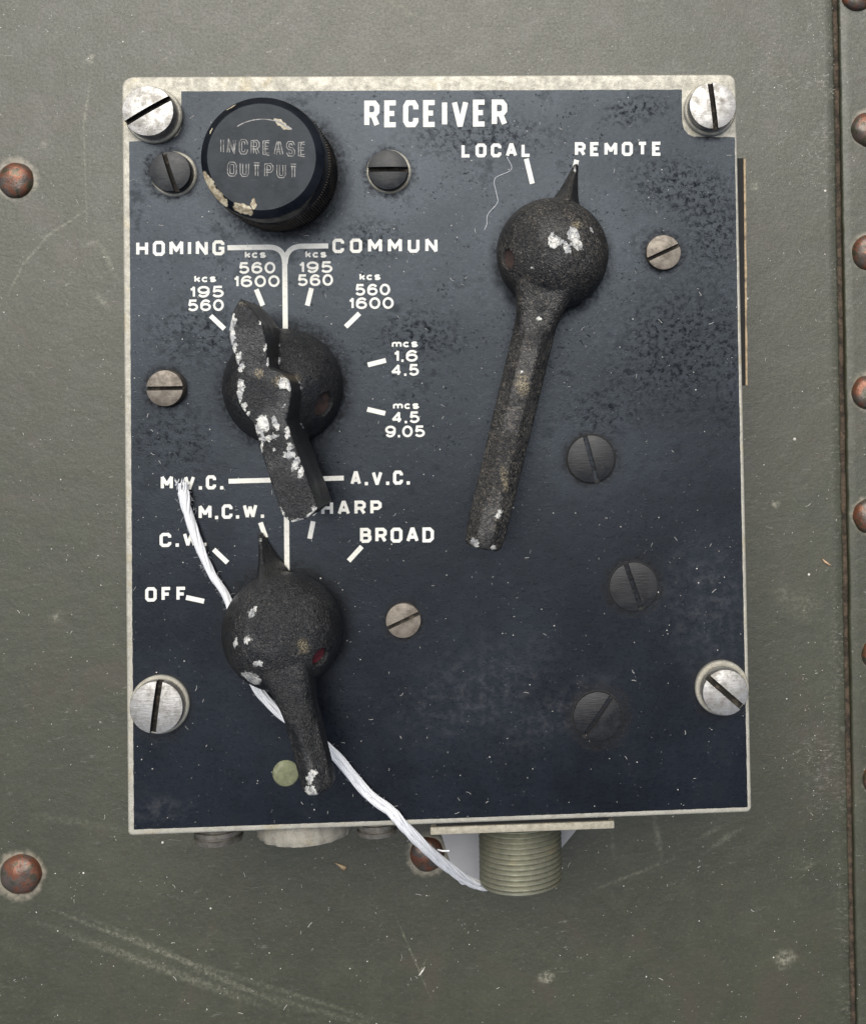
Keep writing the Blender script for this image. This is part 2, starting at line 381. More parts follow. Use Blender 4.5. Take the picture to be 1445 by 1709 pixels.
def mat_screw(name, a, b, metal, rough, dirt=(.10, .075, .05), spec=.5):
    s = Mat(name); n = s.noise(.55, 5, .7)
    c = s.mix(s.rmp(n, .38, .66), a, b)
    c = s.mix(s.math('MULTIPLY', s.rmp(s.noise(1.6, 4, .75), .55, .72), .55), c, dirt)
    h = s.noise(1.6, 4, .7, stretch=(.3, 2.4, R(30)))
    return s.out(c, s.rmp(n, .3, .7, rough - .08, rough + .1), metal, s.bump(h, .07, .5), spec)
def mat_rivet():
    s = Mat('rusty_copper_rivet'); oi = s.t.nodes.new('ShaderNodeObjectInfo')
    off = s.t.nodes.new('ShaderNodeVectorMath'); off.operation = 'SCALE'; off.inputs[0].default_value = (37, 53, 19)
    s.t.links.new(oi.outputs['Random'], off.inputs['Scale'])
    ad = s.t.nodes.new('ShaderNodeVectorMath'); ad.operation = 'ADD'; s.t.links.new(s.co, ad.inputs[0]); s.t.links.new(off.outputs[0], ad.inputs[1])
    co = ad.outputs[0]; n = s.noise(.28, 4, .6, .5, co=co); f = s.noise(1.1, 4, .7, co=co)
    c = s.mix(s.rmp(n, .42, .56), (.105, .085, .072), (.175, .072, .042))
    c = s.mix(s.rmp(f, .55, .7, 0, .7), c, (.05, .033, .025))
    c = s.mix(s.rmp(s.noise(.45, 4, .7, co=co), .52, .60, 0, .85), c, (.062, .064, .042))
    return s.out(c, s.rmp(f, .3, .7, .26, .5), .45, s.bump(f, .18, .6), .5)
def mat_plain(name, col, rough=.6, metal=0, amp=.3, sc=1.0, dirt=None, bumpd=.05):
    s = Mat(name); n = s.noise(sc, 4, .7)
    c = s.mix(s.rmp(n, .35, .7), col, tuple(x * (1 - amp) for x in col))
    if dirt: c = s.mix(s.rmp(s.noise(sc * .6, 4, .7), .5, .68, 0, .8), c, dirt)
    return s.out(c, rough, metal, s.bump(n, bumpd, .5))

M_sheet = mat_sheet('olive_drab_sheet'); M_strip = mat_sheet('olive_drab_strip', True); M_gap = mat_gap()
M_alu = mat_alu('worn_aluminium'); M_case = mat_alu('case_aluminium', (.40, .39, .35), .4)
M_panel = mat_panel(); M_let = mat_letters()
M_nickel = mat_screw('nickel_screw', (.41, .40, .385), (.23, .22, .20), .75, .46, (.09, .07, .05))
M_blackscrew = mat_screw('black_screw', (.012, .013, .015), (.026, .028, .03), 0, .42, (.07, .058, .042), .34)
M_brown = mat_screw('brown_screw', (.19, .165, .135), (.105, .088, .07), .4, .5, (.04, .03, .022))
M_rivet = mat_rivet()
M_conn = mat_alu('olive_connector', (.285, .285, .215), .6, .8, .38)
M_flange = mat_alu('flange_metal', (.50, .46, .36), .3, .8, .6)
M_cord = mat_plain('cotton_white', (.73, .74, .76), .85, 0, .12, 2.0, None, .03)
M_card = mat_plain('tag_paper', (.33, .33, .335), .8, 0, .05, .5)  # white paper; its shade is put into the grey base colour
M_dust = mat_plain('dust_fleck', (.68, .66, .60), .8, 0, .35, 2.0)
M_tan = mat_plain('plate_edge_tan', (.42, .31, .18), .6, 0, .4, 1.2, (.10, .07, .045))
M_dark = mat_plain('dark_fill', (.012, .012, .012), .8, 0, .3)  # near-black for dark rings and for shade painted into two gaps
M_wood = mat_plain('wood_chip', (.55, .36, .22), .7, 0, .4, 1.5)

# ------------------------------------------------------------------ the sheet metal underneath (setting)
def seam_x(y, off):
    a, b = P(1394, 0, 0), P(1424.5, 1709, 0); t = (y - a.y) / (b.y - a.y)
    return a.x + (b.x - a.x) * t + off
def sheet(name, side, off, mat, ztop):
    bm = bmesh.new(); ys = [-260 + 1.0 * i for i in range(541)]; far = -320 if side < 0 else 320
    def ex(y): return seam_x(y, off) + .10 * mnoise.noise((y * .11, off, 3.1)) + .09 * mnoise.noise((y * .5, off, 9))
    rows = []
    for y in ys:
        x = ex(y); s_ = side
        prof = [(far, ztop), (x + s_ * 2.0, ztop), (x + s_ * .45, ztop - .02), (x + s_ * .12, ztop - .16), (x, ztop - .5), (x, ztop - 2.2)]
        rows.append([bm.verts.new((px, y, pz)) for px, pz in prof])
    for a, b in zip(rows, rows[1:]):
        for i in range(len(a) - 1): bm.faces.new((a[i], a[i + 1], b[i + 1], b[i]))
    bmesh.ops.recalc_face_normals(bm, faces=bm.faces[:])
    if sum(f.normal.z for f in bm.faces) < 0: bmesh.ops.reverse_faces(bm, faces=bm.faces[:])
    return tag(finish(bm, name, mat), 'worn olive drab painted sheet metal under the control box' if side < 0 else 'riveted olive drab metal strip beyond the dark seam', kind='structure')
sheet('ground', -1, -.52, M_sheet, 0.0)
sheet('ground_strip', 1, .52, M_strip, .25)
bm = bmesh.new()
a0, a1 = seam_x(-260, 0), seam_x(280, 0)
n_ = 200
rows = []
for i in range(n_ + 1):
    y = -260 + 540 * i / n_; x = seam_x(y, 0)
    rows.append([bm.verts.new((x + dx, y, -1.1 + .5 * mnoise.noise((x, y * .6, dx)))) for dx in (-1.2, -.3, .3, 1.2)])
for a, b in zip(rows, rows[1:]):
    for i in range(3): bm.faces.new((a[i], a[i + 1], b[i + 1], b[i]))
tag(finish(bm, 'ground_seam', M_gap), 'dark dirty groove between the two olive metal sheets', kind='structure')

# ------------------------------------------------------------------ rivets
def rivet_mesh():
    bm = bmesh.new(); prof = [(3.5, -.3), (3.5, .15)]
    for i in range(1, 9):
        a = math.pi / 2 * i / 9; prof.append((3.42 * math.cos(a) ** .8, .15 + 1.6 * math.sin(a)))
    prof.append((0, 1.75)); lathe(prof, (0, 0, 0), seg=40, bm=bm)
    for v in bm.verts: v.co += v.co.normalized() * .26 * mnoise.noise(v.co * .45 + Vector((4, 2, 1)))
    return bm
RV = [(25, 300, 0, .98, 'rusty domed rivet on the olive sheet by the upper left side of the box'),
      (33, 1461, 0, 1.1, 'large rust orange rivet on the olive sheet below left of the box'),
      (712, 1428, 0, .95, 'dusty orange rivet half hidden under the white string'),
      (1432, -12, .25, 1.0, 'rivet on the strip cut by the top edge of the photo'),
      (1450, 215, .25, 1.0, 'brown copper rivet on the strip level with the top right nickel screw'),
      (1451, 421, .25, 1.02, 'dark rust rivet on the strip level with the remote lever ball'),
      (1451, 655, .25, 1.0, 'grey brown rivet on the strip level with the middle of the lever arm'),
      (1453, 862, .25, 1.0, 'rust topped grey rivet on the strip level with the broad lettering'),
      (1467, 1092, .25, .98, 'sliver of a rivet on the strip level with the lower right nickel screw'),
      (1469, 1303, .25, .98, 'lowest rivet sliver on the strip by the bottom corner of the box')]
proto = None
for i, (px, py, z, s_, lab) in enumerate(RV):
    if proto is None: proto = o = finish(rivet_mesh(), 'rivet', M_rivet)
    else: o = proto.copy(); COL.objects.link(o)
    o.location = P(px, py, z + .8) * MM; o.location.z = z * MM; o.scale = (s_,) * 3; o.rotation_euler = (0, 0, i * 1.9)
    tag(o, lab, 'rivet', 'rivets in the olive sheet metal')

# ------------------------------------------------------------------ the control box
box = tag(empty('control_box'), 'receiver control box with worn black panel, pale metal edges and three knobs', 'control box')
def quad_px(pts): return [PP(*p).xy for p in pts]
def rounded(poly, rad, seg=6):
    """round chosen corners of an xy polygon; rad is one value per corner"""
    out = []; n = len(poly)
    for i in range(n):
        p, a, b = Vector(poly[i]), Vector(poly[i - 1]), Vector(poly[(i + 1) % n]); r = rad[i]
        if r <= 0: out.append(p); continue
        u, v = (a - p).normalized(), (b - p).normalized()
        for k in range(seg + 1):
            t = k / seg; q0 = p + u * r; q1 = p + v * r
            out.append((1 - t) ** 2 * q0 + 2 * t * (1 - t) * p + t * t * q1)
    return out
outer = quad_px([(203, 128), (1227, 123.5), (1254, 1356), (214, 1395)])
def plate_rings(poly, rads, z_top):
    rings = []
    def inset(d):
        q = [Vector(p) for p in poly]; c = sum(q, Vector((0, 0))) / 4
        return rounded([p + Vector((d if p.x < c.x else -d, d if p.y < c.y else -d)) for p in q], [max(.05, r - d) for r in rads])
    for d, z in [(0, -2.6), (0, -.4), (.03, -.22), (.1, -.1), (.22, -.03), (.4, 0)]:
        rings.append([Vector((p.x, p.y, z_top + z)) for p in inset(d)])
    return rings
plate = loft(plate_rings(outer, [2.2, 1.8, 1.0, .9], ZP))
bmesh.ops.triangulate(plate, faces=[f for f in plate.faces if len(f.verts) > 4])
for v in plate.verts:
    v.co.x += .07 * mnoise.noise(v.co * .3); v.co.y += .07 * mnoise.noise(v.co * .3 + Vector((9, 9, 9)))
finish(plate, 'front_plate', M_alu, box, angle=40)
x0, x1, y0, y1 = outer[0].x + .9, outer[1].x - .9, outer[2].y + .6, outer[0].y - .8
finish(boxy(x0, x1, y0, y1, 0, ZP - 2.55, .9, 3), 'case', M_case, box, angle=40)

# black enamelled face with the two bare notches at the top screws; densely subdivided border for a chipped edge
def edge_pts(px_list, step=5.0, amp=.05):
    pts = [Vector(PP(*p).xy) for p in px_list]; out = []
    for i in range(len(pts)):
        a, b = pts[i], pts[(i + 1) % len(pts)]; n = max(1, int((b - a).length * 10 / step))
        for k in range(n):
            q = a + (b - a) * k / n; nn = Vector((-(b - a).y, (b - a).x)).normalized()
            out.append(q + nn * (amp * (mnoise.noise((q.x * .7, q.y * .7, 1)) + .8 * mnoise.noise((q.x * 2.9, q.y * 2.9, 5)))))
    return out
face_px = [(303, 152.5), (1137, 149.5), (1138, 205), (1141, 216), (1148, 224), (1158, 228), (1225.5, 229), (1232, 620), (1247, 1347), (800, 1364), (224, 1384.5), (221, 1000), (216, 236), (275, 235), (288, 231), (297, 225), (303, 214)]
fp = edge_pts(face_px)
bm = prism([(p.x, p.y) for p in fp], ZP - .02, ZP + .03)
face = finish(bm, 'panel_face', M_panel, box, smooth=False)

# ------------------------------------------------------------------ lettering: a stroke alphabet of engraved capitals and wide figures
def arc(cx, cy, rx, ry, a0, a1, n=10): return [(cx + rx * math.cos(R(a0 + (a1 - a0) * i / n)), cy + ry * math.sin(R(a0 + (a1 - a0) * i / n))) for i in range(n + 1)]
def rr(x0, y0, x1, y1, r):
    return arc(x1 - r, y1 - r, r, r, 0, 90, 4) + arc(x0 + r, y1 - r, r, r, 90, 180, 4) + arc(x0 + r, y0 + r, r, r, 180, 270, 4) + arc(x1 - r, y0 + r, r, r, 270, 360, 4) + [(x1, y1 - r)]
q = .2
CAPS = {
 'A': (1.0, [[(0, 0), (.42, 1), (.58, 1), (1, 0)], [(.2, .32), (.8, .32)]]),
 'B': (.9, [[(0, 0), (0, 1), (.7, 1), (.93, .85), (.93, .66), (.72, .53), (0, .53)], [(.72, .53), (1, .38), (1, .16), (.76, 0), (0, 0)]]),
 'C': (.9, [[(1, .70), (1, .85), (.8, 1), (.2, 1), (0, .84), (0, .16), (.2, 0), (.8, 0), (1, .15), (1, .30)]]),
 'D': (.9, [[(0, 0), (0, 1), (.7, 1), (1, .8), (1, .2), (.7, 0), (0, 0)]]),
 'E': (.8, [[(1, 0), (0, 0), (0, 1), (1, 1)], [(0, .52), (.82, .52)]]),
 'F': (.8, [[(0, 0), (0, 1), (1, 1)], [(0, .5), (.82, .5)]]),
 'G': (.95, [[(1, .74), (1, .86), (.8, 1), (.2, 1), (0, .84), (0, .16), (.2, 0), (.8, 0), (1, .14), (1, .45), (.55, .45)]]),
 'H': (.95, [[(0, 0), (0, 1)], [(1, 0), (1, 1)], [(0, .52), (1, .52)]]),
 'I': (.0, [[(0, 0), (0, 1)]]),
 'K': (.9, [[(0, 0), (0, 1)], [(1, 1), (0, .45)], [(.3, .6), (1, 0)]]),
 'L': (.8, [[(0, 1), (0, 0), (1, 0)]]),
 'M': (1.15, [[(0, 0), (0, 1), (.5, .35), (1, 1), (1, 0)]]),
 'N': (.95, [[(0, 0), (0, 1), (1, 0), (1, 1)]]),
 'O': (.95, [[(.5, 0), (.8, 0), (1, .16), (1, .84), (.8, 1), (.2, 1), (0, .84), (0, .16), (.2, 0), (.5, 0)]]),
 'P': (.9, [[(0, 0), (0, 1), (.75, 1), (1, .85), (1, .58), (.75, .43), (0, .43)]]),
 'R': (.9, [[(0, 0), (0, 1), (.75, 1), (1, .85), (1, .6), (.75, .46), (0, .46)], [(.6, .46), (1, 0)]]),
 'S': (.9, [[(1, .8), (.8, 1), (.2, 1), (0, .84), (0, .66), (.2, .52), (.8, .48), (1, .34), (1, .16), (.8, 0), (.2, 0), (0, .2)]]),
 'T': (.85, [[(0, 1), (1, 1)], [(.5, 1), (.5, 0)]]),
 'U': (.9, [[(0, 1), (0, .17), (.2, 0), (.8, 0), (1, .17), (1, 1)]]),
 'V': (1.0, [[(0, 1), (.46, 0), (.54, 0), (1, 1)]]),
 'W': (1.35, [[(0, 1), (.25, 0), (.5, .85), (.75, 0), (1, 1)]]),
 '.': (.0, []),
 '0': (1.0, [arc(.5, .5, .5, .5, 90, 450, 24)]),
 '1': (.32, [[(0, .74), (.55, .80), (1, 1), (1, 0)]]),
 '4': (1.0, [[(.74, 0), (.74, 1), (0, .28), (1, .28)]]),
 '5': (.95, [[(.93, 1), (.16, 1), (.06, .50)] + arc(.48, .31, .52, .31, 140, -155, 16)]),
 '6': (1.0, [arc(.5, .31, .5, .31, 90, 450, 20), [(.02, .33)] + arc(.54, .5, .54, .5, 180, 38, 12)]),
 '9': (1.0, [arc(.5, .69, .5, .31, 90, 450, 20), [(.98, .67)] + arc(.46, .5, .54, .5, 0, -142, 12)]),
 'k': (.75, [[(0, 0), (0, 1.3)], [(1, .9), (0, .38)], [(.35, .56), (1, 0)]]),
 'c': (.85, [arc(.5, .46, .5, .46, 40, 320, 16)]),
 's': (.8, [[(.95, .72), (.75, .92), (.25, .92), (.04, .76), (.12, .56), (.85, .38), (1, .2), (.75, 0), (.25, 0), (.02, .2)]]),
 'm': (1.35, [[(0, 0), (0, .92)], [(0, .6)] + arc(.25, .62, .25, .3, 170, 0, 8) + [(.5, 0)], [(.5, .6)] + arc(.75, .62, .25, .3, 170, 0, 8) + [(1, 0)]])}
ZL = [0]
def ribbon(bm, pts, hw, tf, z):
    """flat stroke along pts: one bar per segment, lengthened at the joints so that corners come out square"""
    p = [Vector(a) for a in pts]; p = [a for k, a in enumerate(p) if k == 0 or (a - p[k - 1]).length > 1e-4]
    closed = len(p) > 3 and (p[0] - p[-1]).length < 1e-3; n = len(p) - 1; ZL[0] += 1
    def ext(a, b):                      # how far to run past a joint between directions a and b
        d = max(-1, min(1, a.dot(b)))
        if d < -.35: return .3
        return min(1.0, math.sqrt(max(0, 1 - d) / max(1e-6, 1 + d)))
    ds = [(p[k + 1] - p[k]).normalized() for k in range(n)]
    for k in range(n):
        e0 = ext(ds[k - 1], ds[k]) if k or closed else 0
        e1 = ext(ds[k], ds[(k + 1) % n]) if k < n - 1 or closed else 0
        a, b = p[k] - ds[k] * hw * e0, p[k + 1] + ds[k] * hw * e1; m_ = Vector((-ds[k].y, ds[k].x)) * hw
        zz = z + (ZL[0] % 4) * .016 + (k % 12) * .0013
        bm.faces.new([bm.verts.new((*tf(c_), zz)) for c_ in (a - m_, b - m_, b + m_, a + m_)])
def word_strokes(txt, x0, x1, h, st, wscale=None, gap=None):
    """layout: list of strokes in pixels relative to baseline-left, y up"""
    ws = [CAPS[c][0] for c in txt]; sp = .55 if gap is None else gap
    tot = sum(ws); n = len(txt); W = x1 - x0
    # total = n*st + k*(tot) + (n-1)*g with g = sp*k
    k = (W - n * st) / (tot + (n - 1) * sp); out = []; x = 0.0
    for c, wd in zip(txt, ws):
        if c == '.': out.append([(x + st / 2, -.2), (x + st / 2, st)])
        for s_ in CAPS[c][1]:
            hh = h - st
            out.append([(x + st / 2 + a * wd * k, st / 2 + b * hh) for a, b in s_])
        x += st + (wd + sp) * k
    return out
letters = []
def word(txt, x0, x1, base0, base1, h, st, gap=None, z=None, shown=None):
    bm = bmesh.new(); z = ZP + .036 if z is None else z
    sl = (base1 - base0) / (x1 - x0)
    def tf(a): return PP(x0 + a[0], base0 + sl * a[0] - a[1]).xy
    for s_ in word_strokes(txt, x0, x1, h, st, gap=gap): ribbon(bm, s_, st / 2, tf, z)
    bmesh.ops.recalc_face_normals(bm, faces=bm.faces[:])
    for f in bm.faces:
        if f.normal.z < 0: f.normal_flip()
    o = finish(bm, 'lettering', M_let, face, smooth=False); return o
def stroke(pts, wd, name='tick_mark'):
    bm = bmesh.new(); ribbon(bm, pts, wd / 2, lambda a: PP(a[0], a[1]).xy, ZP + .036)
    for f in bm.faces:
        f.normal_update()
        if f.normal.z < 0: f.normal_flip()
    return finish(bm, name, M_let, face, smooth=False)
word('RECEIVER', 608, 846, 213, 211, 45, 8.6, .42)
word('LOCAL', 770, 886, 263, 262, 23, 5.3)
word('REMOTE', 959, 1104, 261, 260, 23.5, 5.3)
word('HOMING', 228, 375, 427.5, 426, 25, 5.4, .5)
word('COMMUN', 555, 730, 422.5, 421.5, 24, 5.3, .62)
for txt, x0, x1, b, h, st, g in [('kcs', 409, 444, 431, 10, 2.9, .22), ('560', 399, 460, 457, 19.5, 3.8, .25), ('1600', 390, 467, 479.5, 19.5, 3.8, .25),
    ('kcs', 510, 545, 430.5, 10, 2.9, .22), ('195', 499, 555, 456, 19.5, 3.8, .25), ('560', 497, 556, 477.5, 19.5, 3.8, .25),
    ('kcs', 325, 361, 471.5, 10, 2.9, .22), ('195', 317, 374, 497, 19.5, 3.8, .25), ('560', 314, 374, 519.5, 19.5, 3.8, .25),
    ('kcs', 600, 635, 468, 10, 2.9, .22), ('560', 593, 651, 493.5, 19.5, 3.8, .25), ('1600', 582, 657, 516, 19.5, 3.8, .25),
    ('mcs', 654, 697, 580, 10, 2.9, .22), ('1.6', 657, 697, 604, 19.5, 3.8, .25), ('4.5', 653, 699, 627.5, 19.5, 3.8, .3),
    ('mcs', 656, 699, 683, 10, 2.9, .22), ('4.5', 654, 700, 706.5, 19.5, 3.8, .3), ('9.05', 643, 709, 730, 19.5, 3.8, .25)]:
    word(txt, x0, x1, b, b - .6, h, st, g)
word('M.V.C.', 269, 373, 817.5, 816.5, 23.5, 5.3, .5)
word('A.V.C.', 585, 684, 810, 808.5, 23.5, 5.3, .5)
word('M.C.W.', 332, 441, 867, 864, 24, 5.3, .42)
word('SHARP', 510, 637, 860.5, 859, 24, 5.3, .5)
word('C.W.', 267, 345, 913, 911, 23.5, 5.3, .45)
word('BROAD', 601, 724, 906, 905, 25, 5.4, .42)
word('OFF', 243, 312, 1004, 1003, 24, 5.3, .55)
for a, b in [((878, 265), (888, 306.5)), ((962, 267), (952, 308)), ((428, 483), (439, 510)), ((352, 527), (375, 549)), ((520, 481), (513, 510)), ((600, 523), (577, 545.5)),
             ((644, 601.5), (614, 609)), ((613, 683), (643, 690)), ((357, 917), (380, 939)), ((435, 872), (444, 897)), ((523, 870), (517, 899)), ((604, 912), (582, 936)), ((311, 997), (341, 1003.5))]:
    stroke([a, b], 8)
def bez(a, b, c, n=8): return [((1 - t) ** 2 * a[0] + 2 * t * (1 - t) * b[0] + t * t * c[0], (1 - t) ** 2 * a[1] + 2 * t * (1 - t) * b[1] + t * t * c[1]) for t in [i / n for i in range(n + 1)]]
stroke([(380, 413.5), (447, 412.5)] + bez((450, 412.5), (475, 413), (475.5, 440)) + [(477, 600)], 8.5, 'divider_line')
stroke([(548, 410.5), (507, 411)] + bez((503, 411), (477, 412), (476.5, 440)), 8.5, 'divider_line')
stroke([(382, 803.2), (574, 797.8)], 8, 'divider_line')
stroke([(477.5, 760), (479.5, 980)], 8.5, 'divider_line')

# ------------------------------------------------------------------ screws
def slot_cutter(c, r, ang, wd, depth):
    a = R(ang); u = Vector((math.cos(a), math.sin(a), 0)); v = Vector((-u.y, u.x, 0)); Lh = r * 1.3
    return prism([tuple((c + u * sx * Lh + v * sy * wd / 2).xy) for sx, sy in ((-1, -1), (1, -1), (1, 1), (-1, 1))], c.z - depth, c.z + 3)
def screw(px, py, rp, h, mat, ang, wd=.9, depth=1.2, dome=.25, washer=None, label=None, seg=56, crop=.12, dirty=True):
    """slotted screw: apparent head centre px,py, radius rp pixels, head h mm above the panel"""
    c = PP(px, py, h); k = (F / 10 - h) / (F / 10); r = rp * .1 * k
    prof = [(r, -.3 - h), (r, -crop * 2)] + [(r - crop * (1 - math.cos(t)), -crop * 2 + 2 * crop * math.sin(t)) for t in (.4, .8, 1.2)] if dome < .5 else [(r, -.3 - h), (r, -dome)]
    for i in range(1, 6):
        t = i / 6; rr_ = (r - crop) * (1 - t); prof.append((rr_, dome * (1 - (rr_ / r) ** 2) if dome < .5 else -dome * (rr_ / r) ** 2))
    top = dome if dome < .5 else 0
    prof.append((0, top))
    bm = lathe(prof, c, seg=seg)
    bm = subtract(bm, slot_cutter(Vector((c.x, c.y, c.z + top)), r, ang, wd, depth + top))
    zt = c.z + top
    for f in bm.faces:
        q_ = f.calc_center_median()
        if q_.z < zt - depth * .75 - (.3 if dome > .3 else .1) and q_.z > zt - depth - top - .1 and f.normal.z > .7: f.material_index = 1
        elif abs(f.normal.z) < .3 and f.calc_area() > .25 * depth * r and (q_ - c).xy.length < r * .8: f.material_index = 1 if dirty else 0  # slot walls take the dark material too
    o = finish(bm, 'screw', [mat, M_slot], box, angle=35)
    if label: o['label'] = label
    if washer:
        wr, wh, wmat = washer
        wb = lathe([(wr, -.2), (wr, wh - .2), (wr - .18, wh), (wr - .5, wh), (wr - .7, wh - .12), (r * .6, wh - .12)], (c.x, c.y, ZP), seg=seg)
        finish(wb, 'washer', wmat, o, angle=35)
    return o
M_slot = mat_plain('slot_dark', (.02, .017, .013), .9, 0, .6, 1.5, (.11, .09, .065), .15)  # darker mottled material for the slot floor and walls
M_flush = mat_screw('flush_black_screw', (.0075, .008, .0095), (.014, .015, .017), 0, .38, (.03, .024, .018), .34)
NW = (4.6, 1.1, M_alu)
screw(247, 185, 42, 4.2, M_nickel, 30, .9, 1.2, .34, NW, 'bright nickel screw')
screw(1189, 176, 40, 3.8, M_nickel, -84, .9, 1.2, .36, (4.4, 1.1, M_alu), 'bright nickel screw')
screw(261, 1181, 43, 2.6, M_nickel, 82, 1.0, 1.3, .28, (4.75, .8, M_alu), 'bright nickel screw')
screw(1210, 1156, 38.5, 4.2, M_nickel, -42, 1.0, 1.2, .32, (4.5, 1.2, M_alu), 'bright nickel screw')
screw(284, 286, 33.5, 2.6, M_blackscrew, -73, .75, 1.1, .45, (3.75, .35, M_alu), 'black domed screw')
screw(647, 283, 33.5, 2.2, M_blackscrew, 0, .85, 1.1, .45, (3.7, .35, M_alu), 'black domed screw')
screw(1107, 421, 29.5, 1.5, M_brown, 24, .65, .7, .2, None, 'tarnished brown screw')
screw(275, 648, 30, 2.0, M_brown, 0, .65, .8, .3, (3.2, .3, M_dark), 'tarnished brown screw')
screw(673, 1036, 29, .7, M_brown, 24, .6, .6, .15, None, 'tarnished brown screw')
screw(986, 766, 40, .6, M_flush, -76, .8, .9, .3, (4.35, .12, M_dark), 'flush black screw')
screw(1057, 979, 41, .45, M_flush, -72, .85, .8, .2, (4.4, .1, M_dark), 'flush black screw')
screw(997, 1196, 41, .5, M_flush, 54, .85, .9, .3, (4.4, .12, M_dark), 'flush black screw')
c = PP(477, 1291, .2)
M_green = mat_plain('green_putty', (.17, .18, .10), .8, 0, .4, .9, (.25, .255, .17), .12)
o = finish(lathe([(2.15, -.3), (2.15, .1), (1.95, .22), (1.0, .27), (0, .27)], (c.x, c.y, ZP), seg=40), 'plug', M_green, box)
o['label'] = 'pale olive green plug filling a hole'

# ------------------------------------------------------------------ volume knob
kc = PP(464.7, 288.7).copy()
vc = lambda px, py, z=14.1: PP(px, py, z)
chipsV = [(vc(352, 312, 13), 2.6, .8, -60), (vc(368, 330, 13), 1.7, .75, -48), (vc(408, 350, 13), 1.6, .75, -20), (vc(424, 340, 14), .45, .8, 0), (vc(470, 207, 14.1), 1.5, .45, -35), (vc(385, 178, 13.6), .9, .12, 30), (vc(352, 219, 13.6), .5, .15, 60)]
M_vol = mat_knobblack(chipsV)
knob = lathe([(9.45, 8.8), (9.62, 9.1), (9.62, 12.6), (9.5, 13.1), (8.55, 13.95), (8.3, 14.1), (0, 14.1)], kc, seg=128)
knob = finish(knob, 'volume_knob', M_vol, box, angle=28); knob['label'] = 'round black knob with a knurled skirt and engraved top'
prof = [(9.3, -.1)] + [(9.8, .3 + i * .66) for i in range(14)] + [(9.3, 9.1)]
def knurl(k, i, r):
    if k in (0, len(prof) - 1): return 0
    return -.30 if i % 4 in (0, 1) else .04
finish(lathe(prof, kc, seg=560, rmod=knurl), 'knurled_skirt', mat_knurl(), knob, angle=20)
M_eng = mat_plain('engraved_worn_metal', (.33, .32, .30), .55, .2, .65, 1.4, (.025, .026, .03))
def engraved(txt, x0, x1, b0, b1, h):
    bm = bmesh.new(); sl = (b1 - b0) / (x1 - x0)
    def tf(a): return PP(x0 + a[0], b0 + sl * a[0] - a[1], 14.1).xy
    for s_ in word_strokes(txt, x0, x1, h, 4.6, gap=.55):
        p = [Vector(a) for a in s_]
        for side in (-1, 1):                 # both burred lips of the engraved groove
            qn = []
            for i in range(len(p)):
                d = (p[min(i + 1, len(p) - 1)] - p[max(i - 1, 0)]); d = d.normalized() if d.length > 1e-6 else Vector((1, 0))
                qn.append(p[i] + Vector((-d.y, d.x)) * 2.1 * side)
            if len(qn) > 1: ribbon(bm, qn, .58, tf, ZP + 14.108)
    for f in bm.faces:
        f.normal_update()
        if f.normal.z < 0: f.normal_flip()
    finish(bm, 'lettering', M_eng, knob, smooth=False)
engraved('INCREASE', 369, 511, 256, 262, 25)
engraved('OUTPUT', 380, 497, 294, 298, 24)
bm = bmesh.new(); ribbon(bm, arc(438, 278, 79, 79, -122, -68, 14), .7, lambda a: PP(a[0], a[1], 14.1).xy, ZP + 14.108)
ribbon(bm, [(458, 200), (470, 206), (487, 216)], 1.6, lambda a: PP(a[0], a[1], 14.1).xy, ZP + 14.108)
for f in bm.faces:
    f.normal_update()
    if f.normal.z < 0: f.normal_flip()
finish(bm, 'arrow_mark', M_eng, knob, smooth=False)

# ------------------------------------------------------------------ cast knobs
def split_cast(bm, name, mats, parent, tests, label):
    """cut one smooth casting into its body and named sub-parts, keeping the smooth normals across the cuts"""
    bm.normal_update(); bm.faces.ensure_lookup_table()
    groups = {}
    for f in bm.faces:
        cc = f.calc_center_median(); key = name
        for nm, fn in tests:
            if fn(cc): key = nm; break
        groups.setdefault(key, []).append(f)
    objs = {}
    for key in [name] + [t[0] for t in tests]:
        fs = groups.get(key, [])
        if not fs: continue
        idx, vs, nr, pol, cd_ = {}, [], [], [], []; chips = CHIPS.get(mats.name, ())
        for f in fs:
            r = []
            for v in f.verts:
                if v.index not in idx: idx[v.index] = len(vs); vs.append(v.co * MM); nr.append(v.normal.copy()); cd_.append(chip_distance(v, chips))
                r.append(idx[v.index])
            pol.append(r)
        me = bpy.data.meshes.new(key); me.from_pydata(vs, [], pol); me.update()
        me.polygons.foreach_set('use_smooth', [True] * len(me.polygons))
        me.normals_split_custom_set_from_vertices(nr)
        me.attributes.new('chip', 'FLOAT', 'POINT').data.foreach_set('value', cd_)
        me.materials.append(mats)
        ob = bpy.data.objects.new(key, me); COL.objects.link(ob); ob.parent = objs[name] if key != name else parent; objs[key] = ob
    bm.free(); objs[name]['label'] = label
    return objs
def sec(c, t, wd, ht, ch, facet=False):
    """chamfered rectangular section centred at c, across direction t (xy), height along z"""
    s_ = Vector((-t.y, t.x, 0)).normalized(); u = Vector((0, 0, 1)); a, b = wd / 2, ht / 2
    out = []
    for cx_, cy_, a0 in ((-a + ch, b - ch, 180), (a - ch, b - ch, 90), (a - ch, -b + ch, 0), (-a + ch, -b + ch, -90)):
        for k in ((0, 4) if facet else range(5)): out.append(c + s_ * (cx_ + ch * (1 if facet and k == 2 else 1) * math.cos(R(a0 - 22.5 * k)) * (.80 if facet and k == 2 else 1)) + u * (cy_ + ch * math.sin(R(a0 - 22.5 * k)) * (.80 if facet and k == 2 else 1)))
    return out
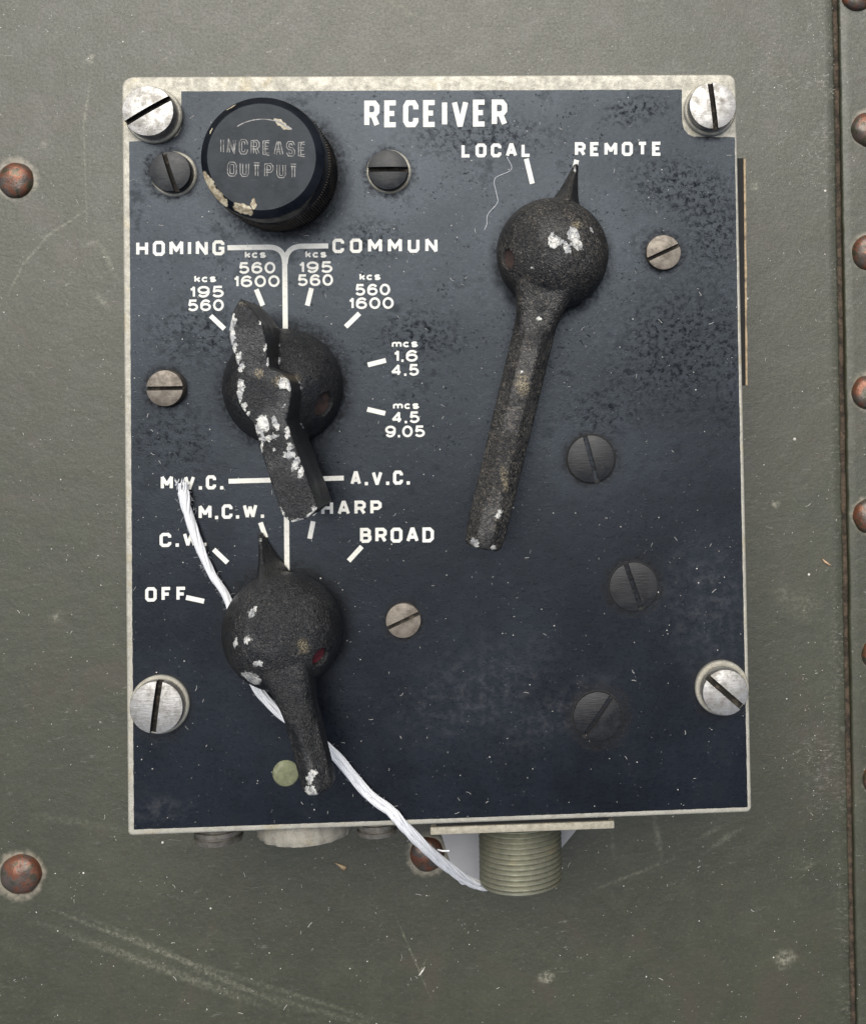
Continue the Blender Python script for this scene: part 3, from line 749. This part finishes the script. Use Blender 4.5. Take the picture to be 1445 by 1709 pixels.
def hole(bm, c, az, z, r, rad, depth, tilt=34):
    d = Vector((math.cos(R(az)) * math.cos(R(tilt)), math.sin(R(az)) * math.cos(R(tilt)), math.sin(R(tilt)))); s_ = Vector((-d.y, d.x, 0)).normalized(); u = d.cross(s_); p = Vector((c.x, c.y, ZP + z))
    rings = [[p + d * t + (s_ * math.cos(2 * math.pi * k / 20) + u * math.sin(2 * math.pi * k / 20)) * rad for k in range(20)] for t in (r - depth, r + 4)]
    return subtract(bm, loft(rings))
def set_screw(c, az, z, r, rad, depth, mat, parent, tilt=34):
    d = Vector((math.cos(R(az)) * math.cos(R(tilt)), math.sin(R(az)) * math.cos(R(tilt)), math.sin(R(tilt)))); s_ = Vector((-d.y, d.x, 0)).normalized(); u = d.cross(s_); p = Vector((c.x, c.y, ZP + z))
    rings = [[p + d * t + (s_ * math.cos(2 * math.pi * k / 20) + u * math.sin(2 * math.pi * k / 20)) * (rad - .12) for k in range(20)] for t in (r - depth - .6, r - depth * .45)]
    finish(loft(rings), 'set_screw', mat, parent, angle=30)
M_setred = mat_plain('red_sealed_screw', (.15, .022, .03), .6, 0, .6, .9, (.012, .01, .01), .2)
M_setbrown = mat_plain('brown_set_screw', (.085, .055, .045), .6, .2, .5, .8, (.04, .03, .03))

def lever(cpx, tip_px, end_px, end_z, z_ball, rb, w0, w1, hts, mat, label, hole_spec, shift=(0, 0)):
    c = PP(*cpx); tip = PP(*tip_px, 1.2); end = PP(*end_px, end_z)
    cb = Vector((c.x + shift[0], c.y + shift[1], ZP + z_ball))
    ball = bmesh.new(); bmesh.ops.create_uvsphere(ball, u_segments=64, v_segments=40, radius=rb)
    for v in ball.verts: v.co = v.co * (1 if not shift[1] else 1.015) + cb
    foot = lathe([(rb * .86, -.4), (rb * .88, 3.0), (rb * .8, 6), (0, 6)], (c.x, c.y, ZP), seg=64)
    # arm: rises from the ball to a squared end
    d = Vector((end.x - c.x, end.y - c.y, 0)); L = d.length; t = d.normalized(); rings = []
    for f in (0.0, .18, .3, .45, .7, .95, .985, 1.0):
        s_ = 1.0 if f < .97 else (.93 if f < .99 else .80)
        zc = ZP + z_ball + .6 + (end_z - hts / 2 - z_ball - .6) * f
        wd = (w0 + (w1 - w0) * f) * s_
        rings.append(sec(Vector((c.x, c.y, 0)) + d * f + Vector((0, 0, zc)), t, wd, hts * s_, 2.0 * s_, True))
    arm = loft(rings)
    # flared root of the arm
    root = loft([sec(Vector((c.x, c.y, 0)) + t * q_ + Vector((0, 0, ZP + z_ball + .6 + (end_z - hts / 2 - z_ball) * q_ / L)), t, wd, hh, 2.2) for q_, wd, hh in ((rb * .6, w0 * 1.45, hts * 1.5), (rb * .98, w0 * 1.17, hts * 1.2), (rb * 1.25, w0 * 1.0, hts * .98), (rb * 1.6, w0 * .86, hts * .84))])
    dp = Vector((tip.x - c.x, tip.y - c.y, 0)); tp = dp.normalized(); Lp = dp.length; s_ = Vector((-tp.y, tp.x, 0)); pr = []
    for f, wd, zt, zb in ((.35, 7.5, 11.0, 1.0), (.56, 5.4, 8.6, .5), (.72, 3.3, 5.6, .4), (.88, 1.9, 3.2, .4), (1.02, .9, 1.9, .3)):
        q_ = Vector((c.x, c.y, ZP)) + dp * f
        pr.append([q_ + s_ * x + Vector((0, 0, z)) for x, z in ((-wd / 2, zb), (-wd / 2 * .55, zb + (zt - zb) * .55), (-wd * .10, zt), (wd * .10, zt), (wd / 2 * .55, zb + (zt - zb) * .55), (wd / 2, zb))])
    ptr = loft(pr)
    bm = remesh(merge(ball, foot, arm, root, ptr), .2, 6)
    hx = Vector((c.x, c.y, 0))
    if hole_spec:
        az, hz, hr, hrad, hd, hm = hole_spec; bm = hole(bm, c, az, hz, hr, hrad, hd)
    def is_arm(p): 
        q_ = Vector((p.x, p.y, 0)) - hx; return q_.dot(t) > rb * .98
    def is_ptr(p):
        q_ = Vector((p.x, p.y, 0)) - hx; return q_.dot(tp) > rb * .985
    ob = split_cast(bm, 'lever_knob', mat, box, [('lever_arm', is_arm), ('pointer', is_ptr)], label)
    if hole_spec: set_screw(c, az, hz, hr, hrad, hd, hm, ob['lever_knob'])
    return ob
b1 = lambda px, py, z: PP(px, py, z)
chU = [(b1(925, 404, 14.2), 1.05, .95, 60), (b1(920, 396, 14.2), .5, .75, 0), (b1(957, 392, 14), .95, 1.35, 20), (b1(963, 408, 14), 1.1, .8, -40), (b1(945, 414, 14), .55, .95, 20), (b1(936, 405, 14), .45, .35, 0),
       (b1(987, 383, 12), .18, .5, 20), (b1(900, 528, 16), .22, .5, 0), (b1(832, 858, 18), .4, .8, -20), (b1(792, 908, 18), .6, .75, 20), (b1(822, 915, 17.5), .5, .35, 0), (b1(886, 447, 13), .3, .2, 0), (b1(870, 620, 17), .3, .2, 30), (b1(958, 281, 2), .2, .8, 10)]
M_leverU = mat_cast('wrinkle_black_dusty', chU, (.18, .15, .112), .62, (.014, .0135, .013), [(b1(962, 375, 13), .8, .6, 30), (b1(842, 800, 17), .5, 1.8, 10), (b1(872, 640, 17), .9, 1.6, 0)])
lever((920, 430), (961, 276), (804, 918), 18.2, 5.5, 9.15, 6.8, 6.2, 6.4, M_leverU, 'long black lever knob pointing between local and remote, dusty and chipped', (190, 5.5, 9.15, 1.7, 1.6, M_setbrown))
chL = [(b1(424, 1020, 12), .95, .5, 55), (b1(400, 1066, 10), .8, .35, 70), (b1(420, 1062, 11), .65, .5, 20), (b1(437, 1101, 11), .75, .5, 25), (b1(418, 1119, 9), .8, .5, 0), (b1(427, 1126, 9), 1.4, 1.15, -30), (b1(414, 1122, 9), .7, .5, -20),
       (b1(430, 905, 5), .2, .3, 0), (b1(516, 1300, 18), .95, .5, 40), (b1(513, 1308, 18), .45, .8, 0), (b1(517, 1326, 17.5), 1.05, .95, 0)]
M_leverL = mat_cast('wrinkle_black', chL, (.07, .06, .045), .30, (.0105, .011, .012), [(b1(507, 1077, 13), .7, 1.05, 20)])
lever((479, 1035), (434, 892), (529, 1330), 17.0, 5.5, 9.3, 5.4, 4.7, 8.0, M_leverL, 'short black lever knob over the white string, set between the mode marks', (-30, 5.5, 9.3, 1.6, .7, M_setred), (.25, -.8))

# selector: dome with a pointed bar across it
top_px = [(401, 497), (389, 519), (381, 554), (386, 577), (391, 592), (396, 611), (394, 632), (393, 652), (400, 676), (411, 692), (424, 710), (438, 762), (456, 818), (470, 860), (487, 873), (512, 866), (531, 849), (522, 822), (509, 790), (492, 742), (478, 702), (484, 678), (487, 654), (483, 636), (472, 623), (450, 614), (447, 590), (444, 562), (438, 541), (421, 517)]
tz = 20.0
poly = [tuple(PP(px, py, tz).xy) for px, py in top_px]
bar = prism(poly, ZP + 5.2, ZP + tz, flare=0)
sc_ = PP(476, 646)
dome = lathe([(9.3, -.4), (9.6, 1.0), (9.6, 2.6), (9.35, 4.2), (8.85, 5.9), (8.0, 7.8), (6.8, 9.6), (5.2, 11.2), (3, 12.3), (0, 12.8)], (sc_.x, sc_.y, ZP), seg=64)
bm = remesh(merge(bar, dome), .22, 4)
bm = hole(bm, sc_, -22, 2.0, 9.5, 2.2, 1.8)
z2 = tz
def e(px, py, rx, ry, a, z=z2): return (PP(px, py, z), rx, ry, a)
chS = [e(389, 530, .35, 1.0, 15), e(386, 545, .38, 1.3, 5), e(388, 562, .38, 1.5, -5), e(391, 580, .35, .8, -10), e(398, 598, .45, 1.0, -20), e(403, 612, .45, .8, -10), e(402, 645, .5, 1.2, 5), e(399, 662, .5, 1.3, -10), e(406, 682, .45, 1.1, -28), e(413, 691, .3, .5, -40),
       e(436, 536, .2, .7, -35), e(443, 580, .2, .9, -15), e(448, 603, .22, .9, -12), e(474, 640, 1.0, .9, 0), e(483, 646, .45, .5, 0), e(474, 676, .3, .35, 0),
       e(440, 706, .85, 1.3, 20), e(433, 717, .8, .75, 0), e(460, 706, .45, 1.15, 18), e(452, 730, 1.25, .42, 12), e(444, 714, .6, .6, 0), e(439, 730, .5, .6, 0), e(480, 722, .35, 1.1, -10), e(484, 746, .4, .8, 0), e(482, 759, .9, .5, 10), e(495, 773, .45, 1.4, -25), e(503, 787, .4, 1.0, -25), e(437, 745, .25, .5, 0),
       e(437, 752, .2, .6, 0), e(472, 853, .2, .7, 20, 19.5), e(476, 868, .7, .55, -20, 19.5), e(498, 868, 1.1, .25, 10, 19), e(520, 858, .8, .35, 30, 19.3), e(526, 848, .3, .5, 0, 19.5), e(459, 751, .12, .25, 0)]
M_sel = mat_cast('wrinkle_black_selector', chS, (.06, .052, .04), .26, (.0125, .013, .014), [e(433, 623, .6, .65, 0), e(470, 634, 1.3, .7, 20), e(404, 507, .5, .3, 0)], .35)
ht = ZP + 14.2
ob = split_cast(bm, 'selector_knob', M_sel, box, [('pointer_bar', lambda p: p.z > ht or ((Vector((p.x, p.y)) - sc_.xy).length > 9.75 and p.z > ZP + 5.5))], 'black selector knob with a pointed bar, white paint chips along its edges')
set_screw(sc_, -22, 2.0, 9.5, 2.2, 1.8, M_setbrown, ob['selector_knob'])

# ------------------------------------------------------------------ fittings on the lower edge and right side of the case
yb = y0                                     # lower face of the case
def at_depth(px, py, z): return P(px, py, ZP + z)
# connector: flange and threaded barrel, axis along -Y
fl0, fl1 = at_depth(718, 1394, -3.2), at_depth(1025, 1383, -3.2)
cx = at_depth(868.5, 1440, -16).x; cz = ZP - 16.2
L0, L1 = fl0.x, fl1.x
flg = boxy(L0, L1, fl0.y, fl0.y + 1.3, ZP - 33, ZP - 3.2, .18, 2)
for v in flg.verts: v.co.y += (fl1.y - fl0.y) * (v.co.x - L0) / (L1 - L0)
conn_y = fl0.y + .55
barrel_end = at_depth(868, 1499, -9).y
Lb = conn_y - barrel_end; prof = [(6.2, 0), (6.9, .3)]; pitch = .9; y_ = .5
while y_ < Lb - 1.6:
    prof += [(6.8, y_), (7.28, y_ + pitch * .36), (7.34, y_ + pitch * .45), (7.34, y_ + pitch * .58), (7.28, y_ + pitch * .66)]; y_ += pitch
prof += [(6.8, y_), (7.2, y_ + .35), (7.2, Lb - .75), (7.05, Lb - .3), (6.75, Lb), (5.9, Lb), (5.8, Lb - 5), (0, Lb - 5)]
con = finish(lathe(prof, (cx, conn_y, cz), 'Y', 96), 'connector', M_conn, box, angle=25); con['label'] = 'threaded round connector on the lower edge'
finish(flg, 'flange', M_flange, con, angle=35)
gap_blk = boxy(L0 + 1, L1 - 1, max(fl0.y, fl1.y) + 1.2, yb + .3, ZP - 32, ZP - 3.6); finish(gap_blk, 'gap_shade_block', M_dark, con, smooth=False)  # added black block, painting the shade between flange and plate
# screw heads and a corroded cap looking out under the plate
def cap(px0, px1, py_low, z_c, mat, name, steps, irregular=0.0):
    c_ = at_depth((px0 + px1) / 2, 1400, z_c); r = (at_depth(px1, 1400, z_c).x - at_depth(px0, 1400, z_c).x) / 2
    ytop = at_depth((px0 + px1) / 2, py_low, z_c + r).y; Lh = yb - ytop
    pr = [(r * a, Lh * b) for a, b in steps]
    def rm(k, i, rr_): return irregular * (mnoise.noise((i * .35, k * 1.3, 2)) + .6 * mnoise.noise((i * 1.1, k, 7))) if irregular else 0
    return finish(lathe(pr, (c_.x, yb, c_.z), 'Y', 96, rmod=rm), name, mat, box, angle=30)
M_dull = mat_screw('dull_side_screw', (.20, .185, .16), (.11, .10, .085), .55, .42, (.05, .04, .03))
cap(325, 406, 1415, -5.0, M_dull, 'side_screw', [(.9, -.2), (.9, .4), (1, .42), (1, .62), (.9, .66), (.9, .74), (1, .78), (.97, 1), (0, 1)])
cap(596, 664, 1401, -5.0, M_dull, 'side_screw', [(.9, -.2), (.9, .4), (1, .42), (1, .62), (.9, .66), (.9, .74), (1, .78), (.97, 1), (0, 1)])
M_cor = mat_alu('corroded_cap_metal', (.36, .335, .28), .25, 1.0, .7)
cap(430, 590, 1415, -10.0, M_cor, 'side_cap', [(.97, -.2), (1, .4), (1, .8), (.96, 1), (0, 1)], .35)
# thin plate standing off the right side: tan raw edge, dark behind it
def slab(p_top, p_bot, th, z_a, z_b, nm, mat, jitter=0.0):
    bm = bmesh.new(); rings = []; n = 40
    for i in range(n + 1):
        t = i / n; a = at_depth(p_top[0] + (p_bot[0] - p_top[0]) * t, p_top[1] + (p_bot[1] - p_top[1]) * t, z_a)
        j = jitter * mnoise.noise((t * 9, 1, 3)); tt = th * (1 + .0 * j)
        rings.append([Vector((a.x - tt, a.y, ZP + z_a)), Vector((a.x + j, a.y, ZP + z_a)), Vector((a.x + j, a.y, ZP + z_b)), Vector((a.x - tt, a.y, ZP + z_b))])
    return finish(loft(rings), nm, mat, box, smooth=False)
sp_ = slab((1243.5, 265), (1247, 643), .34, -4.0, -26, 'side_plate', M_tan, .10); sp_['label'] = 'thin plate edge showing tan beside the panel'
slab((1239.5, 264), (1243, 642), 2.6, -4.3, -26, 'gap_shade_slab', M_dark)  # black slab added as painted shade between panel and tan edge

# ------------------------------------------------------------------ white string over the panel and the paper tag it belongs to
def string():
    key = [((306, 806), 1.6, 1.25), ((312, 850), 1.3, 1.25), ((330, 905), 1.1, 1.05), ((352, 955), 1.0, .9), ((380, 1001), .9, .9), ((402, 1075), .8, .72), ((425, 1143), .8, .72), ((468, 1190), .8, .72), ((512, 1222), .8, .68),
           ((560, 1262), .8, .68), ((612, 1322), .8, .68), ((650, 1352), .8, .68), ((668, 1372), .7, .68), ((700, 1405), -1.5, .74), ((735, 1437), -6, .8), ((768, 1462), -11, .75), ((802, 1478), -16, .65), ((835, 1478), -19, .8)]
    ctr = [PP(*k[0], k[1]) for k in key]; wid = [k[2] for k in key]
    path = spline(ctr, 16); n = len(path); bm = bmesh.new(); r_ = random.Random(3)
    def width(i):
        f = i / 16; k = min(int(f), len(wid) - 2); return wid[k] + (wid[k + 1] - wid[k]) * (f - k)
    strands = []
    for s_ in range(12):
        ph = 2 * math.pi * (s_ // 2) / 6 + (s_ % 2) * .4; pts = []; end = n - (0 if s_ < 9 else r_.randint(2, 10)); start = 0 if s_ % 3 else r_.randint(0, 6)
        for i in range(start, end):
            p = path[i]; t = (path[min(i + 1, n - 1)] - path[max(i - 1, 0)]).normalized()
            a = Vector((-t.y, t.x, 0)).normalized(); b = t.cross(a) * -1
            if b.z < 0: b = -b
            an = ph + i * .11 + .5 * mnoise.noise((i * .05, s_, 1)); wv = width(i) * (.43 + .3 * mnoise.noise((i * .04, s_ * 3.1, 8)))
            # two plies that part from each other near the lower end
            ply = (.46 if s_ % 2 else -.46) * max(0.0, min(1.0, (i - n * .2) / (n * .25))) * (1 - max(0, (i - n * .93) / (n * .07)))
            q_ = p + a * (wv * math.cos(an) + ply * .8) + b * (.48 * math.sin(an))
            pts.append(q_)
        tube(pts, lambda f, s_=s_: (.26 - .05 * min(1, f * 2.2)) * (1 if f > .02 else .6), 7, bm)
    # frayed top
    for k in range(16):
        p = path[0] + Vector((r_.uniform(-1.1, 1.1), r_.uniform(-.4, .3), r_.uniform(-.2, .5))); d = Vector((r_.uniform(-.5, .5), r_.uniform(.5, 1.3), r_.uniform(0, .4)))
        tube([p - d * .6, p, p + d * .7], lambda f: .13 * (1.1 - f), 4, bm)
    # loose fibres
    for k in range(260):
        i = r_.randint(2, n - 3); p = path[i]; t = (path[i + 1] - path[i - 1]).normalized(); a = Vector((-t.y, t.x, 0)).normalized() * r_.choice((-1, 1))
        L = r_.uniform(.4, 1.5); w_ = width(i); p0 = p + a * w_ * .6 + Vector((0, 0, r_.uniform(-.2, .3)))
        d1 = a * r_.uniform(.3, 1) + t * r_.uniform(-1, 1) + Vector((0, 0, r_.uniform(-.1, .35))); d2 = a * r_.uniform(-.3, .9) + t * r_.uniform(-1, 1) + Vector((0, 0, r_.uniform(-.3, .2)))
        tube([p0, p0 + d1 * L * .45, p0 + d1 * L * .55 + d2 * L * .4], .014, 3, bm)
    tube(spline([PP(730, 1418, -6), PP(738, 1420, -5.5), PP(750, 1420, -5)], 4), .16, 5, bm)
    tube(spline([PP(760, 1460, -12), PP(772, 1474, -13), PP(786, 1470, -13), PP(802, 1477, -15)], 6), .28, 6, bm)
    o = finish(bm, 'string', M_cord)
    return tag(o, 'frayed white cotton string lying over the black panel and under the short lever', 'string')
string()
cq = [P(730, 1372, ZP - 25), P(966, 1380, ZP - 25), P(937, 1415, ZP - 25), P(815, 1486, ZP - 25), P(752, 1442, ZP - 25)]
card = loft([[p + Vector((0, 0, -.3)) for p in cq], cq]); bmesh.ops.triangulate(card, faces=[f for f in card.faces if len(f.verts) > 4])
tag(finish(card, 'paper_tag', M_card, smooth=False), 'white paper tag tucked behind the threaded connector', 'tag')

# ------------------------------------------------------------------ loose bits
o = finish(tube(spline([PP(*p, .1) for p in ((846, 262), (853, 283), (826, 298), (828, 322), (830, 338), (814, 358), (812, 375), (808, 384))], 8), .045, 4), 'hair', M_cord)
tag(o, 'fine pale curly hair on the black panel under the local lettering', 'hair')
def chip(px, py, pts, z, h, nm, mat, lab, cat):
    c_ = P(px, py, z); poly_ = [Vector((c_.x + a, c_.y + b, 0)) for a, b in pts]
    bm = loft([[p + Vector((0, 0, z)) for p in poly_], [c_.xy.to_3d() + (p - c_.xy.to_3d()) * .8 + Vector((0, 0, z + h)) for p in poly_]])
    return tag(finish(bm, nm, mat, None, (c_.x, c_.y, z)), lab, cat)
chip(1379, 939, [(-1.1, .9), (-.6, .65), (.5, -.25), (1.2, -.7), (.3, -.55), (-.6, .1)], .05, .3, 'wood_chip', M_wood, 'small pale wood chip on the olive sheet near the seam', 'wood chip')
chip(569, 1447, [(-1.3, 1.0), (.2, .45), (1.3, 0), (.9, -.7), (.3, -.8), (-.2, .1)], .05, .2, 'paint_flake', M_tan, 'tan paint flake on the olive sheet below the box', 'paint flake')
chip(705, 1620, [(-.9, -1.0), (-.1, .1), (.6, .9), (.15, -.1), (-.5, -.9)], .05, .15, 'paint_sliver', M_dust, 'thin white paint sliver at the end of a long fine scratch', 'paint sliver')
def specks(name, n, zone, zf, lab, seed, long_share, size):
    r_ = random.Random(seed); bm = bmesh.new(); made = 0
    while made < n:
        px, py = r_.uniform(zone[0], zone[2]), r_.uniform(zone[1], zone[3])
        if not zf(px, py): continue
        z = zf(px, py); c_ = P(px, py, z); a = r_.uniform(0, math.pi); made += 1
        if r_.random() < long_share:
            L = r_.uniform(.25, 1.0) ** 1.5 * 1.1 * size; d = Vector((math.cos(a), math.sin(a), 0)); s_ = Vector((-d.y, d.x, 0)) * r_.uniform(-.3, .3) * L
            tube([c_ - d * L / 2 + Vector((0, 0, .04)), c_ + s_ * .5 + Vector((0, 0, .07)), c_ + d * L / 2 + Vector((0, 0, .04))], r_.uniform(.02, .045) * size, 4, bm)
        else:
            rr_ = r_.uniform(.04, .15) * size; el = r_.uniform(.4, 1)
            ring = [Vector((rr_ * math.cos(2 * math.pi * k / 6) * (1 + r_.uniform(-.3, .3)), rr_ * el * math.sin(2 * math.pi * k / 6), 0)) for k in range(6)]
            rot = Matrix.Rotation(a, 3, 'Z'); ring = [c_ + rot @ q_ for q_ in ring]
            loft([ring, [q_ * .8 + c_ * .2 + Vector((0, 0, .08)) for q_ in ring]], bm)
    return tag(finish(bm, name, M_dust, smooth=False), lab, kind='stuff')
specks('dust', 560, (222, 155, 1240, 1375), lambda x, y: ZP + .04, 'pale dust flecks and fibres on the black panel', 5, .38, .85)
specks('dust_on_sheet', 210, (0, 0, 1385, 1709), lambda x, y: None if (195 < x < 1262 and 115 < y < 1400) else .02, 'pale dust flecks on the olive sheet', 6, .3, 1.1)
specks('dust_by_seam', 150, (1270, 0, 1392, 330), lambda x, y: .02 if (x > 1330 or (x * 7 + y * 3) % 5 > 2.5) else None, 'white chalky flecks on the olive sheet along the upper seam', 11, .2, .75)
specks('dust_by_lower_seam', 70, (1330, 1110, 1412, 1480), lambda x, y: .02 if x < 1396 + (y - 1110) * .02 else None, 'white chalky flecks on the olive sheet along the lower seam', 12, .2, .7)
bm = bmesh.new()
for px, py, r_ in [(1325, 733, .36), (1246, 499, .3), (1349, 959, .28), (272, 1406, .26), (140, 1457, .2), (1376, 319, .28), (148, 98, .2), (1274, 776, .14), (206, 70, .2), (352, 1516, .2)]:
    lathe([(r_, 0), (r_ * .8, r_ * .5), (0, r_ * .7)], P(px, py, 0.01), seg=14, bm=bm)
tag(finish(bm, 'dust_grains', M_dust), 'round white grains scattered on the olive sheet', kind='stuff')
